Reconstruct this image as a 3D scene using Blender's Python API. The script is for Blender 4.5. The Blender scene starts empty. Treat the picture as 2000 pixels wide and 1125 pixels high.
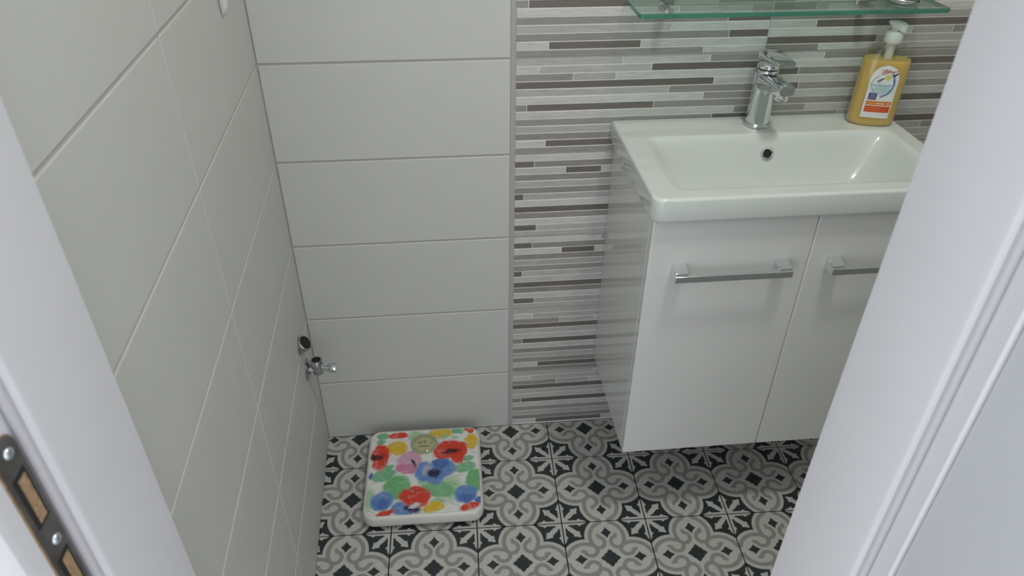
import bpy, bmesh, math, random
from mathutils import Matrix, Vector
from math import sin, cos, pi, radians, hypot

# ------------------------------------------------------------------ camera, world, lights
scene = bpy.context.scene
C = scene.collection
random.seed(4)
F_PX = 1439.74
PITCH, ROLL, YAW = 0.954014, 0.009392, -0.105858
CAM = Vector((0.345809, -1.418647, 1.461978))
cam_d = bpy.data.cameras.new('camera')
cam = bpy.data.objects.new('camera', cam_d)
C.objects.link(cam)
cam_d.sensor_fit = 'HORIZONTAL'
cam_d.sensor_width = 36.0
cam_d.lens = F_PX / 2000 * 36.0
cam_d.clip_start = 0.02
cam_d.dof.use_dof = True
cam_d.dof.focus_distance = 1.55
cam_d.dof.aperture_fstop = 9.0
cam.matrix_world = Matrix.Translation(CAM) @ Matrix.Rotation(YAW, 4, 'Z') @ Matrix.Rotation(PITCH, 4, 'X') @ Matrix.Rotation(ROLL, 4, 'Z')
scene.camera = cam

world = bpy.data.worlds.new('world')
scene.world = world
world.use_nodes = True
world.node_tree.nodes['Background'].inputs[0].default_value = (0.90, 0.94, 1.0, 1)
world.node_tree.nodes['Background'].inputs[1].default_value = 0.93

lamp_d = bpy.data.lights.new('ceiling_lamp_light', 'AREA')
lamp_d.shape = 'DISK'
lamp_d.size = 0.18
lamp_d.energy = 5.0
lamp_d.color = (1.0, 0.98, 0.90)
lamp = bpy.data.objects.new('ceiling_lamp_light', lamp_d)
C.objects.link(lamp)
lamp.location = (0.90, -0.74, 2.38)

scene.view_settings.view_transform = 'Standard'
scene.view_settings.look = 'None'
scene.view_settings.gamma = 1.0
scene.view_settings.use_curve_mapping = False
scene.view_settings.exposure = 0.85

# ------------------------------------------------------------------ materials
def srgb(r, g, b):
    f = lambda c: (c / 255 / 12.92) if c / 255 <= 0.04045 else ((c / 255 + 0.055) / 1.055) ** 2.4
    return (f(r), f(g), f(b), 1.0)

def new_mat(name):
    m = bpy.data.materials.new(name)
    m.use_nodes = True
    nt = m.node_tree
    return m, nt, nt.nodes['Principled BSDF']

def mat(name, col, rough=0.5, metal=0.0, noise=0.0, nscale=20, bump=0.0, bscale=200, coat=0.0, bstretch=None, **kw):
    m, nt, b = new_mat(name)
    b.inputs['Base Color'].default_value = (*col[:3], 1)
    b.inputs['Roughness'].default_value = rough
    b.inputs['Metallic'].default_value = metal
    b.inputs['Coat Weight'].default_value = coat
    for k, v in kw.items():
        b.inputs[k.replace('_', ' ')].default_value = v
    tc = nt.nodes.new('ShaderNodeTexCoord')
    if noise:
        n = nt.nodes.new('ShaderNodeTexNoise')
        n.inputs['Scale'].default_value = nscale
        n.inputs['Detail'].default_value = 4
        nt.links.new(tc.outputs['Object'], n.inputs['Vector'])
        mr = nt.nodes.new('ShaderNodeMapRange')
        mr.inputs[1].default_value = 0.3; mr.inputs[2].default_value = 0.7
        mr.inputs[3].default_value = 1 - noise; mr.inputs[4].default_value = 1 + noise * 0.5
        nt.links.new(n.outputs['Fac'], mr.inputs[0])
        mx = nt.nodes.new('ShaderNodeVectorMath'); mx.operation = 'SCALE'
        mx.inputs[0].default_value = col[:3]
        nt.links.new(mr.outputs[0], mx.inputs['Scale'])
        nt.links.new(mx.outputs[0], b.inputs['Base Color'])
    if bump:
        n = nt.nodes.new('ShaderNodeTexNoise')
        n.inputs['Scale'].default_value = bscale
        n.inputs['Detail'].default_value = 3
        src = tc.outputs['Object']
        if bstretch:
            mp = nt.nodes.new('ShaderNodeMapping')
            mp.inputs['Scale'].default_value = bstretch
            nt.links.new(src, mp.inputs[0]); src = mp.outputs[0]
        nt.links.new(src, n.inputs['Vector'])
        bp = nt.nodes.new('ShaderNodeBump')
        bp.inputs['Strength'].default_value = bump
        bp.inputs['Distance'].default_value = 0.001
        nt.links.new(n.outputs['Fac'], bp.inputs['Height'])
        nt.links.new(bp.outputs[0], b.inputs['Normal'])
    return m

# tiny expression compiler for math nodes -------------------------------------------------
class X:
    nt = None
    def __init__(s, v): s.v = v
    @staticmethod
    def op(o, *a, clamp=False):
        if all(not isinstance(q, X) or isinstance(q.v, float) for q in a): pass
        n = X.nt.nodes.new('ShaderNodeMath'); n.operation = o; n.use_clamp = clamp
        for i, q in enumerate(a):
            q = q.v if isinstance(q, X) else q
            if isinstance(q, (int, float)): n.inputs[i].default_value = q
            else: X.nt.links.new(q, n.inputs[i])
        return X(n.outputs[0])
    def __add__(s, o): return X.op('ADD', s, o)
    __radd__ = __add__
    def __sub__(s, o): return X.op('SUBTRACT', s, o)
    def __rsub__(s, o): return X.op('SUBTRACT', o, s)
    def __mul__(s, o): return X.op('MULTIPLY', s, o)
    __rmul__ = __mul__
    def __truediv__(s, o): return X.op('DIVIDE', s, o)
def xabs(a): return X.op('ABSOLUTE', a)
def xmin(a, b): return X.op('MINIMUM', a, b)
def xmax(a, b): return X.op('MAXIMUM', a, b)
def xlen(a, b): return X.op('SQRT', X.op('MULTIPLY_ADD', a, a, b * b))
def step_in(sd, w=0.004):            # 1 inside (sd<0), soft edge w
    return X.op('MULTIPLY_ADD', sd, -1.0 / w, 0.5, clamp=True)
def seg(p, q, a, b):                 # distance to a segment
    dx, dy = b[0] - a[0], b[1] - a[1]
    L = dx * dx + dy * dy
    px, py = p - a[0], q - a[1]
    t = X.op('MULTIPLY_ADD', px, dx / L, py * (dy / L), clamp=True)
    return xlen(px - t * dx, py - t * dy)
def mixc(nt, fac, a, b):
    n = nt.nodes.new('ShaderNodeMix'); n.data_type = 'RGBA'
    if isinstance(fac, X): nt.links.new(fac.v, n.inputs[0])
    else: n.inputs[0].default_value = fac
    for i, c in ((6, a), (7, b)):
        if isinstance(c, tuple): n.inputs[i].default_value = c
        else: nt.links.new(c, n.inputs[i])
    return n.outputs[2]

WHITE_T = (0.56, 0.57, 0.545)
def tile_mat(name):
    return mat(name, WHITE_T, 0.42, noise=0.03, nscale=6, bump=0.35, bscale=260, bstretch=(0.45, 0.45, 1.0))
M = {}
M['tile'] = tile_mat('white_wall_tile_glaze')
M['grout'] = mat('pale_grey_grout', (0.43, 0.43, 0.42), 0.9)
M['fgrout'] = mat('dark_floor_grout', (0.022, 0.022, 0.021), 0.9)
M['decor_grout'] = mat('light_strip_grout', (0.78, 0.78, 0.76), 0.7)
M['edge_strip'] = mat('grey_edge_filler', (0.40, 0.40, 0.39), 0.6)
M['paint'] = mat('ceiling_paint', (0.75, 0.75, 0.74), 0.8, bump=0.1, bscale=90)
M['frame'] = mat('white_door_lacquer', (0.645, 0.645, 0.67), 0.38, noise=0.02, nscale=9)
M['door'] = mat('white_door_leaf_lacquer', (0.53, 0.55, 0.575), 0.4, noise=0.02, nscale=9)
M['gasket'] = mat('white_rubber_gasket', (0.50, 0.49, 0.51), 0.6)
M['strike'] = mat('worn_steel_strike', (0.17, 0.165, 0.155), 0.42, metal=0.7, noise=0.35, nscale=60)
M['screw'] = mat('zinc_screw', (0.62, 0.68, 0.70), 0.28, metal=1.0)
M['rawwood'] = mat('raw_particle_wood', (0.38, 0.25, 0.14), 0.85, noise=0.4, nscale=300)
M['black'] = mat('dark_void', (0.012, 0.012, 0.012), 0.7)
M['hallfloor'] = mat('hall_floor_laminate', (0.50, 0.42, 0.34), 0.45, noise=0.15, nscale=7)
M['ceramic'] = mat('white_sanitary_ceramic', (0.66, 0.71, 0.68), 0.12, coat=0.4)
M['gloss'] = mat('white_gloss_cabinet', (0.66, 0.675, 0.655), 0.13, coat=0.3)
M['matt_white'] = mat('white_edge_band', (0.66, 0.66, 0.655), 0.3)
M['chrome'] = mat('polished_chrome', (0.74, 0.77, 0.79), 0.07, metal=1.0)
M['chrome_dull'] = mat('brushed_chrome', (0.50, 0.51, 0.51), 0.24, metal=1.0, noise=0.25, nscale=80)
M['plastic'] = mat('white_plastic', (0.70, 0.71, 0.69), 0.35)
M['pump'] = mat('white_pump_plastic', (0.74, 0.76, 0.73), 0.3)
M['scale_body'] = mat('ivory_scale_plastic', (0.66, 0.65, 0.61), 0.35)
M['rubber'] = mat('grey_rubber', (0.1, 0.1, 0.1), 0.8)
M['ink'] = mat('black_print', (0.02, 0.02, 0.018), 0.6)
M['dial'] = mat('cream_dial_card', (0.56, 0.53, 0.36), 0.6)
M['dial_ring'] = mat('sage_dial_ring', (0.33, 0.37, 0.25), 0.35)

def clear_mat(name, tint, gloss=1.0, ior=1.45):
    m = bpy.data.materials.new(name); m.use_nodes = True
    nt = m.node_tree; nt.nodes.clear()
    out = nt.nodes.new('ShaderNodeOutputMaterial')
    tr = nt.nodes.new('ShaderNodeBsdfTransparent'); tr.inputs[0].default_value = (*tint, 1)
    gl = nt.nodes.new('ShaderNodeBsdfGlossy'); gl.inputs['Roughness'].default_value = 0.04
    gl.inputs[0].default_value = (gloss, gloss, gloss, 1)
    lw_ = nt.nodes.new('ShaderNodeLayerWeight'); lw_.inputs['Blend'].default_value = 0.5
    X.nt = nt
    fac = X.op('MULTIPLY_ADD', X.op('POWER', X(lw_.outputs['Facing']), 3.0), 0.75, 0.04)
    mx = nt.nodes.new('ShaderNodeMixShader')
    nt.links.new(fac.v, mx.inputs[0]); nt.links.new(tr.outputs[0], mx.inputs[1]); nt.links.new(gl.outputs[0], mx.inputs[2])
    nt.links.new(mx.outputs[0], out.inputs[0])
    return m
m, nt, b = new_mat('clear_glass'); M['glass'] = m
b.inputs['Base Color'].default_value = (0.93, 0.98, 0.96, 1); b.inputs['Roughness'].default_value = 0.02
b.inputs['Transmission Weight'].default_value = 1.0; b.inputs['IOR'].default_value = 1.47
M['shelf_face'] = clear_mat('shelf_glass_face', (0.80, 0.92, 0.87))
M['bottle'] = clear_mat('clear_bottle_plastic', (0.92, 0.92, 0.88))
M['lens'] = clear_mat('dial_lens', (0.95, 0.97, 0.90))
m, nt, b = new_mat('shelf_glass_edge'); M['shelf_edge'] = m
b.inputs['Base Color'].default_value = (0.055, 0.24, 0.165, 1); b.inputs['Roughness'].default_value = 0.12
b.inputs['Transmission Weight'].default_value = 0.35
m, nt, b = new_mat('amber_liquid_soap'); M['soap'] = m
b.inputs['Base Color'].default_value = (0.73, 0.52, 0.16, 1); b.inputs['Roughness'].default_value = 0.25
b.inputs['Subsurface Weight'].default_value = 0.6
b.inputs['Subsurface Radius'].default_value = (0.03, 0.018, 0.004)
b.inputs['Subsurface Scale'].default_value = 0.6
m, nt, b = new_mat('lamp_opal'); M['lamp'] = m
b.inputs['Base Color'].default_value = (0.9, 0.9, 0.88, 1)
b.inputs['Emission Color'].default_value = (1, 0.98, 0.92, 1); b.inputs['Emission Strength'].default_value = 3.0

# stone strips of the decor tile
def strip_mat(name, col):
    m, nt, b = new_mat(name)
    tc = nt.nodes.new('ShaderNodeTexCoord')
    oi = nt.nodes.new('ShaderNodeObjectInfo')
    mp = nt.nodes.new('ShaderNodeMapping'); mp.inputs['Scale'].default_value = (18, 60, 130)
    va = nt.nodes.new('ShaderNodeVectorMath')
    nt.links.new(tc.outputs['Object'], va.inputs[0])
    cb = nt.nodes.new('ShaderNodeCombineXYZ')
    nt.links.new(oi.outputs['Random'], cb.inputs[0]); nt.links.new(oi.outputs['Random'], cb.inputs[2])
    nt.links.new(cb.outputs[0], va.inputs[1])
    nt.links.new(va.outputs[0], mp.inputs[0])
    n = nt.nodes.new('ShaderNodeTexNoise'); n.inputs['Scale'].default_value = 1.6; n.inputs['Detail'].default_value = 6
    n.inputs['Roughness'].default_value = 0.65
    nt.links.new(mp.outputs[0], n.inputs['Vector'])
    mr = nt.nodes.new('ShaderNodeMapRange')
    mr.inputs[1].default_value = 0.3; mr.inputs[2].default_value = 0.7; mr.inputs[3].default_value = 0.86; mr.inputs[4].default_value = 1.13
    nt.links.new(n.outputs['Fac'], mr.inputs[0])
    X.nt = nt
    fac = X(mr.outputs[0]) * (X(oi.outputs['Random']) * 0.16 + 0.92)
    sc = nt.nodes.new('ShaderNodeVectorMath'); sc.operation = 'SCALE'; sc.inputs[0].default_value = col
    nt.links.new(fac.v, sc.inputs['Scale']); nt.links.new(sc.outputs[0], b.inputs['Base Color'])
    b.inputs['Roughness'].default_value = 0.3
    return m
STRIP = {'L': strip_mat('strip_pale_stone', (0.53, 0.53, 0.51)), 'l': strip_mat('strip_light_grey_stone', (0.42, 0.413, 0.395)),
         'm': strip_mat('strip_mid_grey_stone', (0.285, 0.272, 0.256)), 'd': strip_mat('strip_dark_brown_stone', (0.150, 0.135, 0.122))}

# printed cement-look floor tile -----------------------------------------------------------
def floor_print():
    m, nt, b = new_mat('printed_floor_tile'); X.nt = nt
    tc = nt.nodes.new('ShaderNodeTexCoord'); sp = nt.nodes.new('ShaderNodeSeparateXYZ')
    nt.links.new(tc.outputs['Object'], sp.inputs[0])
    ax = xabs(X(sp.outputs[0]) * 5.0); ay = xabs(X(sp.outputs[1]) * 5.0)
    p = xmax(ax, ay); q = xmin(ax, ay)
    # grey scroll ribbons
    r1 = xlen(p - 0.28, q + 0.015)
    arc = xmax(xmax(xabs(r1 - 0.213), 0.183 - p + 0.0), 0.088 - q)
    rib = xmin(xmin(arc, seg(p, q, (0.462, 0.092), (0.482, 0.058))), seg(p, q, (0.482, 0.056), (0.51, 0.050)))
    r2 = xabs(xlen(p - 0.21, q - 0.112) - 0.074)
    r2 = xmax(r2, (q - 0.112) + (p - 0.21) * 0.30)
    rib = xmin(rib, r2)
    rib = xmin(rib, seg(p, q, (0.138, 0.135), (0.200, 0.200)))
    rib = rib - 0.0235
    head = xabs(p - 0.292) * 0.8 + xabs(q - 0.103) - 0.036
    rib = xmin(rib, xmax(head, q - p * 0.75 + 0.098))
    grey = step_in(rib, 0.008)
    # dark areas
    corner = X.op('MULTIPLY', r1 - 0.276, -1.0)
    # white star inside the dark corner
    s = 0.5 - q; t = 0.5 - p
    w1 = xmin(xmax(0.050 - xabs(s - 0.205) * 0.9, 0.027 - 0.0), (0.292 - s) * 0.62)
    neck = xmax(0.026, 0.036 - s * 0.06)
    w1 = xmin(w1, xmax(neck, 0.056 - xabs(s - 0.205) * 1.0))
    star = t - w1 - 0.005
    d = (s + t) * 0.70711; e = (s - t) * 0.70711
    w2 = xmax(xmin((d - 0.02) * 0.30, 0.030), 0.062 - xabs(d - 0.226) * 1.7)
    w2 = xmin(w2, (0.288 - d) * 0.75)
    w2 = xmax(w2, xmin(0.016, (0.292 - d) * 0.9))
    star = xmin(star, e - w2)
    star = xmin(star, d - 0.082)
    corner = xmax(corner, star * -1.0)
    # centre motif and small axis diamonds
    cen = (p + q) * 0.70711 - 0.082
    cen = xmax(cen, 0.013 - xlen(p - 0.082, q - 0.043))
    dia = X.op('POWER', xabs(p - 0.338) * (1 / 0.080), 0.8) + X.op('POWER', q * (1 / 0.066), 0.8) - 1.0
    dark = xmin(xmin(corner, cen), dia * 0.05)
    darkf = step_in(dark, 0.008)
    n = nt.nodes.new('ShaderNodeTexNoise'); n.inputs['Scale'].default_value = 90; n.inputs['Detail'].default_value = 5
    nt.links.new(tc.outputs['Object'], n.inputs['Vector'])
    c = mixc(nt, grey, (0.50, 0.50, 0.475, 1), (0.275, 0.265, 0.245, 1))
    c = mixc(nt, darkf, c, (0.019, 0.026, 0.028, 1))
    c2 = mixc(nt, X.op('MULTIPLY_ADD', X(n.outputs['Fac']), 1.2, -0.5, clamp=True) * 0.22, c, (0.16, 0.16, 0.155, 1))
    nt.links.new(c2, b.inputs['Base Color'])
    b.inputs['Roughness'].default_value = 0.5
    return m
M['floor_tile'] = floor_print()

# ------------------------------------------------------------------ mesh helpers
def finish(name, bm, material, parent=None, smooth=False, bevel=0.0, subsurf=0, angle=40):
    bmesh.ops.recalc_face_normals(bm, faces=bm.faces)
    me = bpy.data.meshes.new(name)
    bm.to_mesh(me); bm.free()
    mats = material if isinstance(material, (list, tuple)) else [material]
    for mm in mats: me.materials.append(mm)
    if smooth:
        for f in me.polygons: f.use_smooth = True
        try: me.set_sharp_from_angle(angle=radians(angle))
        except Exception: pass
    o = bpy.data.objects.new(name, me)
    C.objects.link(o)
    if parent: o.parent = parent
    if bevel:
        md = o.modifiers.new('bevel', 'BEVEL'); md.width = bevel; md.segments = 3; md.limit_method = 'ANGLE'; md.angle_limit = radians(35)
        for f in me.polygons: f.use_smooth = True
        me.set_sharp_from_angle(angle=radians(60)) if hasattr(me, 'set_sharp_from_angle') else None
    if subsurf:
        md = o.modifiers.new('sub', 'SUBSURF'); md.levels = subsurf; md.render_levels = subsurf
    return o
def box(bm, x0, x1, y0, y1, z0, z1):
    v = [bm.verts.new(c) for c in ((x0, y0, z0), (x1, y0, z0), (x1, y1, z0), (x0, y1, z0), (x0, y0, z1), (x1, y0, z1), (x1, y1, z1), (x0, y1, z1))]
    for f in ((0, 3, 2, 1), (4, 5, 6, 7), (0, 1, 5, 4), (1, 2, 6, 5), (2, 3, 7, 6), (3, 0, 4, 7)):
        bm.faces.new([v[i] for i in f])
def boxo(name, x0, x1, y0, y1, z0, z1, material, parent=None, bevel=0.0):
    bm = bmesh.new(); box(bm, x0, x1, y0, y1, z0, z1)
    return finish(name, bm, material, parent, bevel=bevel)
def loft(bm, secs, cap=True, mi=0):
    rings = [[bm.verts.new(p) for p in s] for s in secs]
    n = len(rings[0])
    for a, b_ in zip(rings, rings[1:]):
        for i in range(n):
            f = bm.faces.new((a[i], a[(i + 1) % n], b_[(i + 1) % n], b_[i])); f.material_index = mi
    if cap:
        bm.faces.new(rings[0][::-1]).material_index = mi
        bm.faces.new(rings[-1]).material_index = mi
    return rings
def lathe(bm, prof, n=32, c=(0, 0, 0), axis='Z', cap=True):
    secs = []
    for r, h in prof:
        s = []
        for i in range(n):
            a = 2 * pi * i / n
            u, v = r * cos(a), r * sin(a)
            s.append((c[0] + u, c[1] + v, c[2] + h) if axis == 'Z' else ((c[0] + h, c[1] + u, c[2] + v) if axis == 'X' else (c[0] + u, c[1] + h, c[2] - v)))
        secs.append(s)
    return loft(bm, secs, cap)
def rrect(w, h, r, k=6):
    """rounded rectangle outline, full width w, full height h"""
    pts = []
    for cx, cy, a0 in ((w / 2 - r, h / 2 - r, 0), (-w / 2 + r, h / 2 - r, 90), (-w / 2 + r, -h / 2 + r, 180), (w / 2 - r, -h / 2 + r, 270)):
        for i in range(k + 1):
            a = radians(a0 + 90 * i / k)
            pts.append((cx + r * cos(a), cy + r * sin(a)))
    return pts
def selli(a, b_, n=40, e=2.6):
    out = []
    for i in range(n):
        t = 2 * pi * i / n
        out.append((a * math.copysign(abs(cos(t)) ** (2 / e), cos(t)), b_ * math.copysign(abs(sin(t)) ** (2 / e), sin(t))))
    return out
def clip(poly, nx, ny, d):                       # keep nx*x+ny*y <= d
    out = []
    for i in range(len(poly)):
        a, b_ = poly[i], poly[(i + 1) % len(poly)]
        da, db = nx * a[0] + ny * a[1] - d, nx * b_[0] + ny * b_[1] - d
        if da <= 0: out.append(a)
        if (da < 0 < db) or (db < 0 < da):
            t = da / (da - db); out.append((a[0] + t * (b_[0] - a[0]), a[1] + t * (b_[1] - a[1])))
    return out
def prism(bm, poly, z0, z1):
    a = [bm.verts.new((x, y, z0)) for x, y in poly]; b_ = [bm.verts.new((x, y, z1)) for x, y in poly]
    bm.faces.new(a[::-1]); bm.faces.new(b_)
    n = len(poly)
    for i in range(n): bm.faces.new((a[i], a[(i + 1) % n], b_[(i + 1) % n], b_[i]))
def slab(w, h, t, ch=0.0012):
    """tile mesh: face in local XZ, front at y=-t, centre origin, chamfered front edge"""
    bm = bmesh.new()
    R = lambda a, b_, y: [(-a, y, -b_), (a, y, -b_), (a, y, b_), (-a, y, b_)]
    loft(bm, [R(w / 2, h / 2, 0), R(w / 2, h / 2, -t + ch), R(w / 2 - ch, h / 2 - ch, -t)])
    return bm
def tag(o, label, cat, group=None):
    o['label'] = label; o['category'] = cat
    if group: o['group'] = group
    return o
def struct(o): o['kind'] = 'structure'; return o
def thing(name, loc, label, cat, rz=0.0):
    o = bpy.data.objects.new(name, None); C.objects.link(o)
    o.empty_display_size = 0.05
    o.location = loc; o.rotation_euler = (0, 0, rz)
    return tag(o, label, cat)
def inst(name, me, parent, loc, rz=0.0, material=None):
    o = bpy.data.objects.new(name, me); C.objects.link(o)
    o.parent = parent; o.location = loc; o.rotation_euler = (0, 0, rz)
    return o

# ------------------------------------------------------------------ room shell
LS = 0.02864                                    # the left wall leans in by this slope
H0, HT = 0.1923, 0.2019                         # first wall joint, course height
XW, XT = 0.4885, 0.4985                         # white tiles end, decor tiles start
CEIL = 2.42
YF = -0.94                                      # room face of the door wall
XR = 1.62                                       # right wall
FA = -0.02817                                   # floor grid turn
YH = -2.6                                       # hall end

floor = struct(boxo('floor', -0.25, XR + 0.1, YF - 0.10, 0.12, -0.12, -0.0015, M['fgrout']))
FX0, FY0, FS = 0.1932, 0.1197, 0.2
def fworld(gx, gy): return (gx - FA * gy, gy + FA * gx)
fmesh = None
for i in range(-2, 8):
    for j in range(-1, 6):
        cx, cy = FX0 + (i + 0.5) * FS, -(FY0 + (j - 0.5) * FS)
        hw = FS / 2 - 0.0014
        wx, wy = fworld(cx, cy)
        ca, sa = cos(FA), sin(FA)
        # clip in world space, then back to local
        poly = [(wx + ca * a - sa * b_, wy + sa * a + ca * b_) for a, b_ in ((-hw, -hw), (hw, -hw), (hw, hw), (-hw, hw))]
        full = list(poly)
        poly = clip(poly, 0, 1, -0.0095)                               # back wall tile face
        poly = clip(poly, -1, -LS, -0.0095) if len(poly) > 2 else poly   # left wall tile face
        poly = clip(poly, 1, 0, XR - 0.001) if len(poly) > 2 else poly
        poly = clip(poly, 0, -1, -(YF - 0.09)) if len(poly) > 2 else poly
        if len(poly) < 3: continue
        area = abs(sum(poly[k][0] * poly[(k + 1) % len(poly)][1] - poly[(k + 1) % len(poly)][0] * poly[k][1] for k in range(len(poly)))) / 2
        if area < 2e-5: continue
        if area > 4 * hw * hw * 0.9999 and fmesh:
            inst('floor_tile', fmesh, floor, (wx, wy, 0), FA); continue
        loc = [(ca * (x - wx) + sa * (y - wy), -sa * (x - wx) + ca * (y - wy)) for x, y in poly]
        bm = bmesh.new(); prism(bm, loc, -0.008, 0.0)
        o = finish('floor_tile', bm, M['floor_tile'], floor)
        o.location = (wx, wy, 0); o.rotation_euler = (0, 0, FA)
        if area > 4 * hw * hw * 0.9999: fmesh = o.data
# back wall: grout slab + tiles
wall_back = struct(boxo('wall_back', -0.2, XR + 0.1, -0.0075, 0.12, -0.0014, CEIL, M['grout']))
G = 0.0045
def course(k):
    z0 = 0.0 if k == 0 else H0 + (k - 1) * HT
    z1 = H0 + k * HT
    return z0 + (0.0015 if k == 0 else G / 2), min(z1 - G / 2, CEIL)
NC = int((CEIL - H0) / HT) + 2
bmesh_cache = {}
def wtile(parent, w, z0, z1, loc, rz, material=M['tile'], name='wall_tile', t=0.0095):
    key = (name, round(w, 4), round(z1 - z0, 4), material.name)
    if key not in bmesh_cache:
        o = finish(name, slab(w, z1 - z0, t), material, parent)
        bmesh_cache[key] = o.data
        o.location = loc; o.rotation_euler = (0, 0, rz)
        return o
    return inst(name, bmesh_cache[key], parent, loc, rz)
for k in range(NC):
    z0, z1 = course(k)
    if z1 - z0 < 0.01: continue
    wtile(wall_back, XW - 0.0112, z0, z1, ((XW + 0.0112) / 2, 0, (z0 + z1) / 2), 0)
boxo('edge_strip', XW + 0.001, XT - 0.001, -0.0088, 0.0, 0.0, CEIL, M['edge_strip'], wall_back)

# decor tiles with stone strips
TA = ["l.425 L.78 m1", "L.094 l.545 d1", "m.23 l.403 L1", "d.81 L1", "l.627 m1", "L.775 m1", "m.046 d.57 m1", "L.915 m1",
      "m.826 d1", "l.606 L1", "m.84 d1", "L.127 d.49 L1", "m.745 L1"]
TC = ["L.4 l1", "d.084 m.7 L1", "L.22 d.376 L.8 m1", "m.9 d1", "l.66 L1", "m1", "d.04 l.6 L1", "L.5 l1", "d.62 m1", "m.45 L1",
      "L.75 m1", "d.10 l.8 d1", "l.5 L1"]
def parse(row):
    out, u0 = [], 0.0
    for w in row.split():
        u1 = float(w[1:]); out.append((w[0], u0, u1)); u0 = u1
    return out
def flip(t): return [[(c, 1 - u1, 1 - u0) for c, u0, u1 in reversed(r)] for r in reversed(t)]
PA = [parse(r) for r in TA]; PC = [parse(r) for r in TC]; PB = flip(PA)
DW = 0.4975
def strip_bm(bm, w, h, cx=0, cz=0, mi=0):
    t, ch = 0.0021, 0.0003
    R = lambda a, b_, y: [(cx - a, y, cz - b_), (cx + a, y, cz - b_), (cx + a, y, cz + b_), (cx - a, y, cz + b_)]
    loft(bm, [R(w / 2, h / 2, 0), R(w / 2, h / 2, -t + ch), R(w / 2 - ch, h / 2 - ch, -t)], mi=mi)
def decor(col, k, pat, single):
    x0 = XT + col * DW
    x1 = min(x0 + DW, XR)
    z0c = H0 + (k - 1) * HT
    z0, z1 = course(k)
    if k == 0: z0c = H0 - HT
    w = x1 - x0 - 0.0015
    zc, xc = (z0 + z1) / 2, (x0 + x1) / 2
    tile = finish('decor_tile', slab(w, z1 - z0, 0.0088), M['decor_grout'], wall_back)
    tile.location = (xc, 0, zc)
    sh = HT / 13
    keys = list(STRIP)
    bm = None if single else bmesh.new()
    for n, row in enumerate(pat):
        zt = z0c + HT - n * sh - 0.0010; zb = z0c + HT - (n + 1) * sh + 0.0010
        if n == 0: zt -= 0.0012
        if n == 12: zb += 0.0012
        zb = max(zb, z0 + 0.0005); zt = min(zt, z1)
        if zt - zb < 0.003: continue
        for c, u0, u1 in row:
            a, b_ = x0 + 0.0012 + u0 * DW, x0 + u1 * DW - 0.0003
            b_ = min(b_, x1 - 0.001)
            if b_ - a < 0.004: continue
            if single:
                sb = bmesh.new(); strip_bm(sb, b_ - a, zt - zb)
                o = finish('strip', sb, STRIP[c], tile)
                o.location = ((a + b_) / 2 - xc, -0.0075, (zt + zb) / 2 - zc)
            else:
                strip_bm(bm, b_ - a, zt - zb, (a + b_) / 2 - xc, (zt + zb) / 2 - zc, keys.index(c))
    if not single:
        o = finish('strips', bm, [STRIP[q] for q in keys], tile)
        o.location = (0, -0.0075, 0); o['kind'] = 'stuff'
for k in range(NC):
    pat0 = PC if k in (2, 3, 7, 8) else PA
    decor(0, k, pat0, k <= 5)
    decor(1, k, PB if k in (4, 5, 8, 9) else PC, k in (4, 5))
    decor(2, k, PA if k % 2 else PC, False)

# left wall, leaning in towards the door
TH = math.atan(LS)
def lw(sv, off, z):                              # sv metres along the wall from the corner, off from the wall plane into the room
    return Vector((LS * sv * cos(TH) + off * cos(TH), -sv * cos(TH) + off * sin(TH) * 1.0, z))
RZL = pi / 2 + TH                                # local -Y of a slab looks to +X
bm = bmesh.new()
pts = [lw(-0.14, 0.0075, 0), lw(0.99, 0.0075, 0), lw(0.99, -0.12, 0), lw(-0.14, -0.12, 0)]
prism(bm, [(p.x, p.y) for p in pts], -0.0014, CEIL)
wall_left = struct(finish('wall_left', bm, M['grout']))
for k in range(NC):
    z0, z1 = course(k)
    if z1 - z0 < 0.01: continue
    s0 = 0.0108
    for e in (0.511, 0.985):
        w = e - s0 - 0.0030
        p = lw((s0 + e - 0.003) / 2, 0.0, (z0 + z1) / 2)
        wtile(wall_left, w, z0, z1, p, RZL)
        s0 = e
# right wall, ceiling, door wall
wall_right = struct(boxo('wall_right', XR, XR + 0.1, YF - 0.1, 0.0, 0.0, CEIL, M['tile']))
XL, XRJ = 0.0713, 0.7059                         # inner faces of the two jambs
bm = bmesh.new()
box(bm, -0.6, XL - 0.045, YF - 0.15, YF, 0, CEIL)
box(bm, XRJ + 0.045, XR + 0.6, YF - 0.15, YF, 0, CEIL)
box(bm, XL - 0.045, XRJ + 0.045, YF - 0.15, YF, 2.06, CEIL)
wall_front = struct(finish('wall_front', bm, M['paint']))
ceiling = struct(boxo('ceiling', -0.25, XR + 0.12, YF - 0.15, 0.12, CEIL, CEIL + 0.08, M['paint']))
struct(boxo('floor_hall', -1.2, 2.4, YH, YF - 0.101, -0.12, 0.0, M['hallfloor']))

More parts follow.
